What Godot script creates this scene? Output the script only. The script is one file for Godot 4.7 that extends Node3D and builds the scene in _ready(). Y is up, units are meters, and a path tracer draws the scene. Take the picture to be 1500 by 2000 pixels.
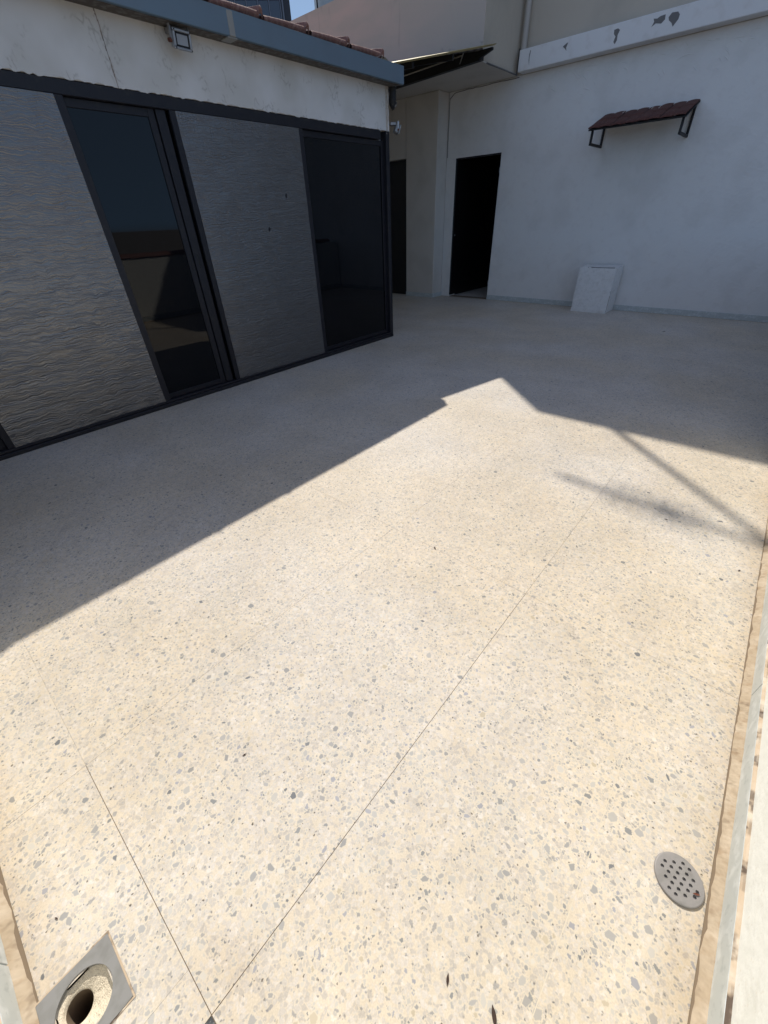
extends Node3D

var rng := RandomNumberGenerator.new()
var taken := {}
var M := {}

# ------------------------------------------------------------------ naming
func numbered(called: String) -> String:
	if not taken.has(called):
		taken[called] = 0
		return called
	taken[called] += 1
	return "%s_%03d" % [called, taken[called]]

func tag(o: Node, label: String, category: String, group := "") -> void:
	o.set_meta("label", label)
	o.set_meta("category", category)
	if group != "":
		o.set_meta("group", group)

func thing(called: String, label: String, category: String, at := Vector3.ZERO, group := "") -> Node3D:
	var o := Node3D.new()
	o.name = numbered(called)
	add_child(o)
	o.position = at
	tag(o, label, category, group)
	return o

func struct(called: String) -> Node3D:
	var o := Node3D.new()
	o.name = numbered(called)
	add_child(o)
	o.set_meta("kind", "structure")
	return o

func mesh_node(called: String, mesh: Mesh, mat: Material, parent: Node) -> MeshInstance3D:
	var o := MeshInstance3D.new()
	var n := called
	if parent == self:
		n = numbered(called)
	else:
		var key := str(parent.get_instance_id()) + called
		n = called if not taken.has(key) else "%s_%03d" % [called, taken[key]]
		taken[key] = taken.get(key, 0) + 1
	o.name = n
	o.mesh = mesh
	o.material_override = mat
	o.cast_shadow = GeometryInstance3D.SHADOW_CASTING_SETTING_ON
	parent.add_child(o, true)
	return o

func obj(called: String, st: SurfaceTool, mat: Material, parent: Node) -> MeshInstance3D:
	st.generate_normals()
	return mesh_node(called, st.commit(), mat, parent)

# ------------------------------------------------------------------ shapes
func mb(smooth := false) -> SurfaceTool:
	var st := SurfaceTool.new()
	st.begin(Mesh.PRIMITIVE_TRIANGLES)
	st.set_smooth_group(0 if smooth else -1)
	return st

func tri(st: SurfaceTool, a: Vector3, b: Vector3, c: Vector3) -> void:
	st.add_vertex(a); st.add_vertex(b); st.add_vertex(c)

# corners given counter-clockwise as seen from outside
func quad(st: SurfaceTool, a: Vector3, b: Vector3, c: Vector3, d: Vector3) -> void:
	tri(st, a, c, b)
	tri(st, a, d, c)

func hexa(st: SurfaceTool, p: Array) -> void:
	# p: bottom ring 0..3 (counter-clockwise seen from above), top ring 4..7
	quad(st, p[4], p[5], p[6], p[7])
	quad(st, p[3], p[2], p[1], p[0])
	for i in 4:
		var j := (i + 1) % 4
		quad(st, p[i], p[j], p[4 + j], p[4 + i])

func box(st: SurfaceTool, a: Vector3, b: Vector3, bev := 0.0) -> void:
	var lo := Vector3(minf(a.x, b.x), minf(a.y, b.y), minf(a.z, b.z))
	var hi := Vector3(maxf(a.x, b.x), maxf(a.y, b.y), maxf(a.z, b.z))
	if bev <= 0.0:
		hexa(st, [Vector3(lo.x, lo.y, hi.z), Vector3(hi.x, lo.y, hi.z), Vector3(hi.x, lo.y, lo.z), Vector3(lo.x, lo.y, lo.z),
			Vector3(lo.x, hi.y, hi.z), Vector3(hi.x, hi.y, hi.z), Vector3(hi.x, hi.y, lo.z), Vector3(lo.x, hi.y, lo.z)])
		return
	var c := (lo + hi) / 2
	var h := (hi - lo) / 2
	var k := minf(bev, minf(h.x, minf(h.y, h.z)) * 0.9)
	var F := func(ax: int, s: float) -> Array:
		var u := (ax + 1) % 3
		var v := (ax + 2) % 3
		var out := []
		for q in [[-1, -1], [1, -1], [1, 1], [-1, 1]]:
			var p := c
			p[ax] += s * h[ax]
			p[u] += q[0] * (h[u] - k)
			p[v] += q[1] * (h[v] - k)
			out.append(p)
		if s < 0:
			out.reverse()
		return out
	for ax in 3:
		for s in [-1.0, 1.0]:
			var f = F.call(ax, s)
			quad(st, f[0], f[1], f[2], f[3])
	for ax in 3:           # bevelled edges along ax
		var u := (ax + 1) % 3
		var v := (ax + 2) % 3
		for su in [-1.0, 1.0]:
			for sv in [-1.0, 1.0]:
				var p := []
				for e in [[0, -1.0], [0, 1.0], [1, 1.0], [1, -1.0]]:
					var w := c
					w[ax] += e[1] * (h[ax] - k)
					w[u] += su * (h[u] - (k if e[0] == 1 else 0.0))
					w[v] += sv * (h[v] - (k if e[0] == 0 else 0.0))
					p.append(w)
				if su * sv > 0:
					p.reverse()
				quad(st, p[0], p[1], p[2], p[3])
	for sx in [-1.0, 1.0]:
		for sy in [-1.0, 1.0]:
			for sz in [-1.0, 1.0]:
				var s := Vector3(sx, sy, sz)
				var a1 := c + Vector3(s.x * h.x, s.y * (h.y - k), s.z * (h.z - k))
				var b1 := c + Vector3(s.x * (h.x - k), s.y * h.y, s.z * (h.z - k))
				var c1 := c + Vector3(s.x * (h.x - k), s.y * (h.y - k), s.z * h.z)
				if sx * sy * sz > 0:
					tri(st, a1, c1, b1)
				else:
					tri(st, a1, b1, c1)

func tube(st: SurfaceTool, pts: Array, r: float, n := 10, caps := true) -> void:
	var rings := []
	for i in pts.size():
		var d: Vector3
		if i == 0: d = pts[1] - pts[0]
		elif i == pts.size() - 1: d = pts[i] - pts[i - 1]
		else: d = pts[i + 1] - pts[i - 1]
		d = d.normalized()
		var side := d.cross(Vector3.UP if absf(d.y) < 0.9 else Vector3.RIGHT).normalized()
		var up := side.cross(d)
		var ring := []
		for k in n:
			var a := TAU * k / n
			ring.append(pts[i] + side * cos(a) * r + up * sin(a) * r)
		rings.append(ring)
	for i in pts.size() - 1:
		for k in n:
			var k2 := (k + 1) % n
			quad(st, rings[i][k2], rings[i][k], rings[i + 1][k], rings[i + 1][k2])
	if caps:
		for k in range(1, n - 1):
			tri(st, rings[0][0], rings[0][k], rings[0][k + 1])
			tri(st, rings[-1][0], rings[-1][k + 1], rings[-1][k])

# a sheet over a grid of points: f(i, j) -> Vector3
func sheet(st: SurfaceTool, nu: int, nv: int, f: Callable) -> void:
	var p := []
	for i in nu + 1:
		for j in nv + 1:
			p.append(f.call(i, j))
	for i in nu:
		for j in nv:
			var a: int = i * (nv + 1) + j
			quad(st, p[a], p[a + nv + 1], p[a + nv + 2], p[a + 1])

# flat outline in the plane x/y (z toward the viewer), with thickness
func plate(st: SurfaceTool, poly: PackedVector2Array, thick: float, put: Callable) -> void:
	var idx := Geometry2D.triangulate_polygon(poly)
	for i in range(0, idx.size(), 3):
		var a := poly[idx[i]]
		var b := poly[idx[i + 1]]
		var c := poly[idx[i + 2]]
		if (b - a).cross(c - a) < 0:
			var t := b; b = c; c = t
		tri(st, put.call(a, thick), put.call(c, thick), put.call(b, thick))
	var n := poly.size()
	var ccw := not Geometry2D.is_polygon_clockwise(poly)
	for i in n:
		var a := poly[i]
		var b := poly[(i + 1) % n]
		if not ccw:
			var t := a; a = b; b = t
		quad(st, put.call(a, 0.0), put.call(b, 0.0), put.call(b, thick), put.call(a, thick))

# ------------------------------------------------------------------ textures
func noise(freq: float, oct := 4, seedv := 1, kind := FastNoiseLite.TYPE_SIMPLEX_SMOOTH) -> FastNoiseLite:
	var n := FastNoiseLite.new()
	n.noise_type = kind
	n.frequency = freq
	n.fractal_octaves = oct
	n.seed = seedv
	return n

func normal_tex(img: Image, strength: float) -> ImageTexture:
	img.convert(Image.FORMAT_RGBA8)
	img.bump_map_to_normal_map(strength)
	img.generate_mipmaps()
	return ImageTexture.create_from_image(img)

# albedo texture from seamless noises: base colour (linear) swinging to others
func tone_tex(size: int, base: Color, layers: Array) -> ImageTexture:
	var img := Image.create_empty(size, size, false, Image.FORMAT_RGB8)
	var data := PackedByteArray()
	data.resize(size * size * 3)
	var imgs := []
	for L in layers:
		var n: FastNoiseLite = L[0]
		imgs.append(n.get_seamless_image(size, size, false, false, 0.15).get_data())
	for i in size * size:
		var c := base
		for k in layers.size():
			var v: float = imgs[k][i] / 255.0
			var t: float = clampf((v - layers[k][2]) / (layers[k][3] - layers[k][2]), 0.0, 1.0) * layers[k][4]
			c = c.lerp(layers[k][1], t)
		c = c.linear_to_srgb()
		data[i * 3] = int(c.r * 255); data[i * 3 + 1] = int(c.g * 255); data[i * 3 + 2] = int(c.b * 255)
	img.set_data(size, size, false, Image.FORMAT_RGB8, data)
	img.generate_mipmaps()
	return ImageTexture.create_from_image(img)

func mat(lin: Color, rough := 0.7, metal := 0.0, spec := 0.5) -> StandardMaterial3D:
	var m := StandardMaterial3D.new()
	m.albedo_color = lin.linear_to_srgb()
	m.roughness = rough
	m.metallic = metal
	m.metallic_specular = spec
	return m

func tri_mat(tex: Texture2D, metres: float, rough: float, norm: Texture2D = null, nscale := 1.0, spec := 0.4) -> StandardMaterial3D:
	var m := StandardMaterial3D.new()
	m.albedo_color = Color.WHITE
	m.albedo_texture = tex
	m.roughness = rough
	m.metallic_specular = spec
	m.uv1_triplanar = true
	m.uv1_world_triplanar = true
	m.uv1_scale = Vector3.ONE / metres
	if norm != null:
		m.normal_enabled = true
		m.normal_texture = norm
		m.normal_scale = nscale
	return m

func fill_poly(data: PackedByteArray, size_x: int, size_y: int, poly: PackedVector2Array, col: Color, edge: Color, edge_w: float) -> void:
	var y0 := 1e9
	var y1 := -1e9
	for p in poly:
		y0 = minf(y0, p.y); y1 = maxf(y1, p.y)
	var n := poly.size()
	for y in range(maxi(0, int(ceil(y0))), mini(size_y - 1, int(floor(y1))) + 1):
		var xa := 1e9
		var xb := -1e9
		for i in n:
			var a := poly[i]
			var b := poly[(i + 1) % n]
			if (a.y <= y and b.y > y) or (b.y <= y and a.y > y):
				var x := a.x + (y - a.y) / (b.y - a.y) * (b.x - a.x)
				xa = minf(xa, x); xb = maxf(xb, x)
		for x in range(maxi(0, int(ceil(xa))), mini(size_x - 1, int(floor(xb))) + 1):
			var o := (y * size_x + x) * 3
			var c := col
			if edge_w > 0.0 and (x - xa < edge_w or xb - x < edge_w or y - y0 < edge_w or y1 - y < edge_w):
				c = edge
			data[o] = int(c.r * 255); data[o + 1] = int(c.g * 255); data[o + 2] = int(c.b * 255)

func terrazzo_texture() -> ImageTexture:
	var S := 2048                # 3.6 metres
	var data := PackedByteArray()
	data.resize(S * S * 3)
	var fine := noise(0.35, 2, 5).get_image(S, S, false, false, false).get_data()
	var mid := noise(0.02, 4, 6).get_image(S, S, false, false, true).get_data()
	var cell := noise(0.16, 1, 9, FastNoiseLite.TYPE_CELLULAR)
	cell.fractal_type = FastNoiseLite.FRACTAL_NONE
	cell.cellular_jitter = 1.1
	cell.domain_warp_enabled = true
	cell.domain_warp_amplitude = 9.0
	cell.domain_warp_frequency = 0.06
	cell.domain_warp_fractal_type = FastNoiseLite.DOMAIN_WARP_FRACTAL_NONE
	cell.cellular_return_type = FastNoiseLite.RETURN_CELL_VALUE
	var tone := cell.get_image(S, S, false, false, true).get_data()
	cell.cellular_return_type = FastNoiseLite.RETURN_DISTANCE2_SUB
	var vein := cell.get_image(S, S, false, false, true).get_data()
	for i in S * S:
		var k: int = (fine[i] - 128) / 9 + (mid[i] - 128) / 16
		var t: int = tone[i]
		var R := 204
		var G := 198
		var B := 187
		if vein[i] < 26 or t < 70:      # cream matrix between the chips
			R = 214; G = 204; B = 186
		else:
			var d := (t - 160) / 6
			R += d; G += d; B += d + 2
			if t > 247:
				R = 168; G = 166; B = 162
		data[i * 3] = clampi(R + k, 0, 255)
		data[i * 3 + 1] = clampi(G + k, 0, 255)
		data[i * 3 + 2] = clampi(B + k, 0, 255)
	var r := RandomNumberGenerator.new()
	r.seed = 77
	var px := S / 3.6
	var clump := noise(0.008, 3, 14)
	var pal := [[Color8(197, 194, 187), 26], [Color8(186, 184, 179), 26], [Color8(211, 207, 198), 8], [Color8(173, 172, 169), 18],
		[Color8(160, 160, 158), 11], [Color8(146, 148, 148), 5], [Color8(126, 129, 132), 2], [Color8(166, 167, 172), 6], [Color8(197, 187, 167), 5]]
	var tot := 0
	for p in pal: tot += p[1]
	for pass_i in 3:
		var count: int = [45000, 36000, 9000][pass_i]
		for i in count:
			var L: float
			match pass_i:
				0: L = r.randf_range(0.0035, 0.0075)
				1: L = r.randf_range(0.007, 0.014)
				_: L = r.randf_range(0.013, 0.026) * (1.0 if r.randf() > 0.1 else 1.25)
			L *= px * 0.5
			var W := L * r.randf_range(0.38, 0.95)
			var ang := r.randf() * TAU
			var cx := r.randf() * S
			var cy := r.randf() * S
			if pass_i > 0 and clump.get_noise_2d(cx, cy) * 1.8 + 0.72 < r.randf():
				continue
			var nv := r.randi_range(4, 6)
			var poly := PackedVector2Array()
			for k in nv:
				var a := TAU * (k + r.randf_range(-0.33, 0.33)) / nv
				var q := Vector2(cos(a) * L, sin(a) * W) * r.randf_range(0.85, 1.08)
				poly.append(q.rotated(ang) + Vector2(cx, cy))
			var pick := r.randi_range(0, tot - 1)
			var col: Color
			for p in pal:
				pick -= p[1]
				if pick < 0:
					col = p[0]
					break
			if pass_i == 0:
				W *= 0.7
				if r.randf() < 0.25:
					col = col.darkened(0.2)
				if r.randf() < 0.05:
					col = Color8(104, 98, 90)  # dark flecks painted in as tiny shadows
			var v := r.randf_range(-0.025, 0.025)
			col = Color(clampf(col.r + v, 0, 1), clampf(col.g + v, 0, 1), clampf(col.b + v, 0, 1))
			var rim := Color8(216, 207, 189)
			if pass_i == 0:
				fill_poly(data, S, S, poly, col, col, 0.0)
			else:
				var big := PackedVector2Array()
				for q in poly:
					big.append(Vector2(cx, cy) + (q - Vector2(cx, cy)) * (1.0 + 1.9 / L))
				fill_poly(data, S, S, big, rim, rim, 0.0)
				fill_poly(data, S, S, poly, col, col, 0.0)
	var img := Image.create_from_data(S, S, false, Image.FORMAT_RGB8, data)
	img.generate_mipmaps()
	return ImageTexture.create_from_image(img)

# ------------------------------------------------------------------ materials
func make_materials() -> void:
	var plaster_n := noise(0.018, 5, 21).get_seamless_image(1024, 1024)
	var plaster_normal := normal_tex(plaster_n, 5.0)
	var rough_n := noise(0.02, 5, 23, FastNoiseLite.TYPE_SIMPLEX)
	rough_n.fractal_type = FastNoiseLite.FRACTAL_RIDGED
	var rough_normal := normal_tex(rough_n.get_seamless_image(1024, 1024), 4.0)
	var grain_normal := normal_tex(noise(0.12, 3, 25).get_seamless_image(512, 512), 5.0)
	M.grain_normal = grain_normal
	M.plaster_normal = plaster_normal

	var white := Color(0.73, 0.72, 0.70)
	M.back_plaster = tri_mat(tone_tex(512, white, [[noise(0.006, 4, 31), Color(0.62, 0.61, 0.58), 0.5, 0.85, 0.45], [noise(0.03, 4, 33), Color(0.64, 0.63, 0.6), 0.55, 0.8, 0.3]]), 2.6, 0.85, rough_normal, 0.32)
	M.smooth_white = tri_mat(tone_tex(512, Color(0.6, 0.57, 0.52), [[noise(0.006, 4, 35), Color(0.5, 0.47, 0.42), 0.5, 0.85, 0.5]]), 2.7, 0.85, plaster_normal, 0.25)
	M.ledge_white = tri_mat(tone_tex(512, Color(0.72, 0.71, 0.7), [[noise(0.012, 4, 37), Color(0.6, 0.58, 0.54), 0.6, 0.9, 0.5]]), 1.9, 0.8, plaster_normal, 0.3)
	M.upper_beige = tri_mat(tone_tex(512, Color(0.5, 0.45, 0.37), [[noise(0.006, 4, 39), Color(0.4, 0.36, 0.3), 0.5, 0.85, 0.5]]), 3.3, 0.9, plaster_normal, 0.3)
	M.parapet_white = tri_mat(tone_tex(1024, Color(0.72, 0.735, 0.70), [[noise(0.008, 4, 41), Color(0.62, 0.63, 0.58), 0.55, 0.85, 0.5], [noise(0.06, 3, 43), Color(0.6, 0.55, 0.46), 0.74, 0.9, 0.5]]), 1.1, 0.8, plaster_normal, 0.35)
	M.pink = pink_material()
	M.marble = tri_mat(tone_tex(512, Color(0.47, 0.51, 0.505), [[noise(0.012, 5, 45), Color(0.62, 0.66, 0.66), 0.5, 0.8, 0.8], [noise(0.03, 4, 47), Color(0.33, 0.38, 0.38), 0.62, 0.85, 0.6]]), 0.5, 0.28, null, 1.0, 0.5)
	M.marble_dark = tri_mat(tone_tex(512, Color(0.07, 0.075, 0.08), [[noise(0.02, 5, 49), Color(0.16, 0.17, 0.18), 0.5, 0.8, 0.8], [noise(0.05, 4, 50), Color(0.28, 0.28, 0.27), 0.66, 0.85, 0.7]]), 0.3, 0.25)
	M.grout = tri_mat(tone_tex(1024, Color(0.40, 0.32, 0.225), [[noise(0.012, 4, 51), Color(0.52, 0.44, 0.335), 0.45, 0.75, 0.8], [noise(0.03, 4, 53), Color(0.28, 0.19, 0.11), 0.62, 0.85, 0.6], [noise(0.015, 4, 54), Color(0.1, 0.065, 0.04), 0.72, 0.86, 0.8]]), 1.3, 0.85, grain_normal, 0.25)
	M.dirt_edge = tri_mat(tone_tex(1024, Color(0.5, 0.4, 0.29), [[noise(0.02, 4, 55), Color(0.62, 0.56, 0.47), 0.5, 0.75, 0.8], [noise(0.014, 5, 57), Color(0.07, 0.05, 0.04), 0.53, 0.64, 0.9]]), 1.6, 0.9, null, 0.5)
	M.bed = mat(Color(0.2, 0.15, 0.1), 0.9)
	M.filler = mat(Color(0.60, 0.54, 0.43), 0.8)
	M.frame = tri_mat(tone_tex(256, Color(0.014, 0.014, 0.019), [[noise(0.02, 4, 61), Color(0.03, 0.028, 0.026), 0.6, 0.85, 0.6]]), 0.6, 0.45)
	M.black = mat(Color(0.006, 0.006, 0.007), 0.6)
	M.black_gloss = mat(Color(0.004, 0.004, 0.005), 0.45)
	M.glass = mat(Color(0.002, 0.0025, 0.004), 0.015, 0.0, 0.38)
	M.gutter = tri_mat(tone_tex(512, Color(0.13, 0.185, 0.235), [[noise(0.008, 4, 63), Color(0.12, 0.16, 0.2), 0.45, 0.8, 0.6]]), 2.0, 0.4, null, 1.0, 0.5)
	M.gutter_dirt = tri_mat(tone_tex(512, Color(0.1, 0.085, 0.07), [[noise(0.02, 4, 65), Color(0.2, 0.185, 0.17), 0.5, 0.8, 0.8]]), 0.8, 0.8)
	M.sealant = mat(Color(0.27, 0.27, 0.25), 0.7)
	M.terracotta = tri_mat(tone_tex(512, Color(0.25, 0.125, 0.10), [[noise(0.02, 4, 67), Color(0.4, 0.25, 0.21), 0.5, 0.8, 0.8], [noise(0.06, 4, 69), Color(0.12, 0.07, 0.06), 0.6, 0.85, 0.7]]), 0.6, 0.75, grain_normal, 0.8)
	M.terracotta_red = tri_mat(tone_tex(512, Color(0.095, 0.036, 0.028), [[noise(0.03, 4, 71), Color(0.15, 0.065, 0.05), 0.5, 0.8, 0.8], [noise(0.1, 3, 73), Color(0.5, 0.45, 0.4), 0.78, 0.86, 0.7]]), 0.6, 0.75, grain_normal, 0.6)
	M.mortar = tri_mat(tone_tex(256, Color(0.6, 0.55, 0.48), [[noise(0.05, 4, 75), Color(0.4, 0.35, 0.3), 0.5, 0.8, 0.8]]), 0.3, 0.95, grain_normal, 1.5)
	M.steel = tri_mat(tone_tex(256, Color(0.26, 0.25, 0.24), [[noise(0.02, 4, 77), Color(0.2, 0.19, 0.18), 0.5, 0.85, 0.8]]), 0.3, 0.5, null, 1.0, 0.4)
	M.plate_grey = tri_mat(tone_tex(256, Color(0.24, 0.24, 0.235), [[noise(0.02, 4, 79), Color(0.2, 0.2, 0.19), 0.5, 0.85, 0.8]]), 0.3, 0.5)
	M.pit = tri_mat(tone_tex(512, Color(0.74, 0.66, 0.52), [[noise(0.05, 4, 81), Color(0.58, 0.5, 0.38), 0.5, 0.8, 0.8], [noise(0.06, 3, 83), Color(0.08, 0.055, 0.04), 0.78, 0.83, 0.9]]), 0.22, 0.95, grain_normal, 0.9)
	M.alu = mat(Color(0.36, 0.37, 0.38), 0.4, 0.5)
	M.galv = mat(Color(0.3, 0.3, 0.3), 0.5, 0.6)
	M.pipe_white = mat(Color(0.45, 0.41, 0.35), 0.6)
	M.patch = mat(Color(0.17, 0.165, 0.16), 0.95)
	M.rust = mat(Color(0.14, 0.045, 0.025), 0.85)
	M.concrete = tri_mat(tone_tex(512, Color(0.76, 0.76, 0.74), [[noise(0.015, 5, 85), Color(0.62, 0.62, 0.6), 0.5, 0.8, 0.5], [noise(0.05, 4, 87), Color(0.42, 0.41, 0.4), 0.74, 0.85, 0.5]]), 0.7, 0.9, rough_normal, 0.9)
	M.ground = tri_mat(tone_tex(512, Color(0.2, 0.18, 0.15), [[noise(0.01, 5, 89), Color(0.13, 0.12, 0.1), 0.4, 0.8, 0.8]]), 9.0, 0.95)
	M.canopy = mat(Color(0.5, 0.42, 0.2), 0.6)
	M.tower_wall = mat(Color(0.022, 0.024, 0.032), 0.5)
	M.tower_glass = mat(Color(0.012, 0.02, 0.04), 0.08, 0.0, 0.7)
	M.mullion = mat(Color(0.14, 0.16, 0.2), 0.5)
	M.tank = mat(Color(0.35, 0.4, 0.42), 0.5)
	M.leaf = mat(Color(0.045, 0.025, 0.018), 0.8)

	# crinkled silver-grey film on the panes
	var W := 1400
	var himg := Image.create_empty(W, W, false, Image.FORMAT_L8)
	var hd := PackedByteArray()
	hd.resize(W * W)
	var n1 := noise(0.012, 3, 91)
	n1.fractal_type = FastNoiseLite.FRACTAL_RIDGED
	var n2 := noise(0.03, 3, 92)
	var n3 := noise(0.02, 3, 93)
	for y in W:
		for x in W:
			var warp := n3.get_noise_2d(x * 0.7, y * 0.7) * 10.0
			var a := n1.get_noise_2d(x * 0.22, (y + warp) * 8.5)
			var b := n2.get_noise_2d(x * 7.0, y * 0.5) * 0.75
			hd[y * W + x] = clampi(int(128 + 80 * a + 45 * b), 0, 255)
	himg.set_data(W, W, false, Image.FORMAT_L8, hd)
	M.film = mat(Color(0.185, 0.18, 0.178), 0.27, 0.85, 0.5)
	M.film.normal_enabled = true
	M.film.normal_texture = normal_tex(himg, 6.0)
	M.film.normal_scale = 0.45
	M.film.uv1_triplanar = true
	M.film.uv1_world_triplanar = true
	M.film.uv1_scale = Vector3.ONE / 2.6
	M.film.uv1_offset = Vector3(0, 0, 0.904)

	# terrazzo
	M.terrazzo = StandardMaterial3D.new()
	M.terrazzo.albedo_texture = terrazzo_texture()
	M.terrazzo.albedo_color = Color(0.965, 0.966, 0.972)
	M.terrazzo.vertex_color_use_as_albedo = true
	M.terrazzo.roughness = 0.62
	M.terrazzo.metallic_specular = 0.35

func pink_material() -> StandardMaterial3D:
	# 7.2 m by 1.3 m: rain streaks run down from the coping, darker towards the foot on the right
	var w := 1024
	var h := 256
	var img := Image.create_empty(w, h, false, Image.FORMAT_RGB8)
	var a := noise(0.008, 4, 101)
	var b := noise(0.05, 4, 102)
	var c := noise(0.02, 3, 103)
	for y in h:
		for x in w:
			var col := Color(0.56, 0.40, 0.35).lerp(Color(0.49, 0.375, 0.325), clampf(0.5 + a.get_noise_2d(x, y * 2.0) * 1.2, 0, 1))
			var grey := clampf((x / float(w) - 0.62) * 3.0, 0, 1)
			col = col.lerp(Color(0.4, 0.36, 0.33), grey)
			var down := y / float(h)
			var streak := clampf((b.get_noise_2d(x * 1.1, y * 0.16) - 0.1) * 2.5, 0, 1) * clampf((a.get_noise_2d(x * 1.5, 77.0) - 0.16) * 4.0, 0, 1) * clampf(1.0 - down * 2.0 + c.get_noise_2d(x, 0) * 1.2, 0, 1)
			col = col.lerp(Color(0.1, 0.085, 0.08), streak * 0.75)
			var foot := clampf((down - 0.86) * 5.0 + b.get_noise_2d(x, y) * 0.9, 0, 1) * clampf((x / float(w) - 0.72) * 5.0, 0, 1)
			col = col.lerp(Color(0.08, 0.07, 0.065), foot * 0.8)
			img.set_pixel(x, y, col.linear_to_srgb())
	img.generate_mipmaps()
	var m := StandardMaterial3D.new()
	m.albedo_texture = ImageTexture.create_from_image(img)
	m.roughness = 0.9
	return m

func fascia_material() -> StandardMaterial3D:
	# the white strip above the glazing, z from +3 (u=0) to -5.25 (u=1), y 2.38 to 2.80
	var w := 2048
	var h := 104
	var data := PackedByteArray()
	data.resize(w * h * 3)
	var a := noise(0.006, 4, 111)
	var b := noise(0.06, 5, 112)
	b.fractal_type = FastNoiseLite.FRACTAL_RIDGED
	var mask := noise(0.013, 3, 113)
	for y in h:
		for x in w:
			var col := Color(0.66, 0.655, 0.64).lerp(Color(0.57, 0.56, 0.53), clampf(0.5 + a.get_noise_2d(x, y) * 1.3, 0, 1))
			var s := clampf((b.get_noise_2d(x, y * 0.7) - 0.35) * 2.2, 0, 1) * clampf((mask.get_noise_2d(x, y) - 0.16) * 4.0, 0, 1)
			col = col.lerp(Color(0.3, 0.285, 0.26), s * 0.6)
			var crack := 1246.0 + y * 0.02 + a.get_noise_2d(y * 6.0, 3.0) * 1.5
			if absf(x - crack) < 0.7:
				col = col.lerp(Color(0.08, 0.06, 0.05), 0.85)
			if absf(x - crack) < 2.0 and b.get_noise_2d(x, y * 0.3) > 0.2:
				col = col.lerp(Color(0.35, 0.25, 0.18), 0.25)
			col = col.linear_to_srgb()
			var o := (y * w + x) * 3
			data[o] = int(col.r * 255); data[o + 1] = int(col.g * 255); data[o + 2] = int(col.b * 255)
	var img := Image.create_from_data(w, h, false, Image.FORMAT_RGB8, data)
	img.generate_mipmaps()
	var m := StandardMaterial3D.new()
	m.albedo_texture = ImageTexture.create_from_image(img)
	m.roughness = 0.85
	return m

# ------------------------------------------------------------------ scene
func _ready() -> void:
	rng.seed = 4242
	var cam := Camera3D.new()
	cam.name = "camera"
	add_child(cam)
	cam.transform = Transform3D(Basis(Vector3(0.7588, -0.0351, -0.6504), Vector3(-0.3616, 0.8073, -0.4664), Vector3(0.5415, 0.5891, 0.5999)).orthonormalized(), Vector3(0, 1.5, 0))
	cam.fov = 103.95
	cam.near = 0.02
	cam.far = 3000.0
	cam.current = true

	var env := Environment.new()
	env.background_mode = Environment.BG_SKY
	var sky := Sky.new()
	var psm := ProceduralSkyMaterial.new()
	psm.sky_top_color = Color(0.22, 0.262, 0.405).linear_to_srgb()
	psm.sky_horizon_color = Color(0.36, 0.61, 0.95).linear_to_srgb()
	psm.sky_curve = 0.26
	psm.ground_bottom_color = Color(0.12, 0.11, 0.1).linear_to_srgb()
	psm.ground_horizon_color = Color(0.35, 0.42, 0.5).linear_to_srgb()
	psm.sun_angle_max = 12.0
	psm.sun_curve = 0.1
	sky.sky_material = psm
	env.sky = sky
	env.background_energy_multiplier = 0.95
	env.ambient_light_source = Environment.AMBIENT_SOURCE_SKY
	env.tonemap_mode = Environment.TONE_MAPPER_LINEAR
	env.tonemap_exposure = 1.08
	env.sdfgi_enabled = true
	env.ssao_enabled = true
	env.ssil_enabled = true
	var we := WorldEnvironment.new()
	we.name = "world_environment"
	we.environment = env
	add_child(we)

	var sun := DirectionalLight3D.new()
	sun.name = "sun"
	add_child(sun)
	sun.basis = Basis.looking_at(Vector3(0.73, -1.0, 0.695), Vector3.UP)
	sun.light_energy = 1.48
	sun.light_color = Color(1.0, 0.968, 0.922)
	sun.light_angular_distance = 0.53
	sun.shadow_enabled = true

	make_materials()
	build_ground()
	build_floor()
	build_tall_building()
	build_pink_building()
	build_house()
	build_parapets()
	build_tower()
	build_canopy()
	build_awning()
	build_block()
	build_drains()
	build_lamps()
	build_roof_things()
	build_leaves()

func build_ground() -> void:
	var g := mb()
	var R := 1500.0
	quad(g, Vector3(-R, -0.35, R), Vector3(R, -0.35, R), Vector3(R, -0.35, -R), Vector3(-R, -0.35, -R))
	var o := obj("ground", g, M.ground, self)
	o.set_meta("kind", "structure")

# floor --------------------------------------------------------------
var tint_a := noise(0.55, 4, 201)
var tint_b := noise(1.6, 4, 202)

var tint_c := noise(7.0, 3, 203)

func floor_tint(x: float, z: float) -> Color:
	var t := clampf(0.5 + tint_a.get_noise_2d(x, z) * 1.6, 0, 1)
	var u := clampf(0.5 + tint_b.get_noise_2d(x, z) * 1.4, 0, 1)
	var c := Color(1.0, 1.0, 1.0).lerp(Color(0.985, 0.945, 0.87), t)
	var k := lerpf(0.92, 1.0, u)
	# grime gathers along the walls and round the gully
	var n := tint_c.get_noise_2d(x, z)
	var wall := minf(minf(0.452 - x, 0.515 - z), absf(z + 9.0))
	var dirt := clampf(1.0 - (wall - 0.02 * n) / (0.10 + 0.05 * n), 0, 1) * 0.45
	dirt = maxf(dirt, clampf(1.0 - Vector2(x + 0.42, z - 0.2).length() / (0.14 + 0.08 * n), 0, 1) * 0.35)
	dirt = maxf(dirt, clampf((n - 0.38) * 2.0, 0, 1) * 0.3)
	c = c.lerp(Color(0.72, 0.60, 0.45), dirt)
	return Color(c.r * k, c.g * k, c.b * k)

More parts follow.
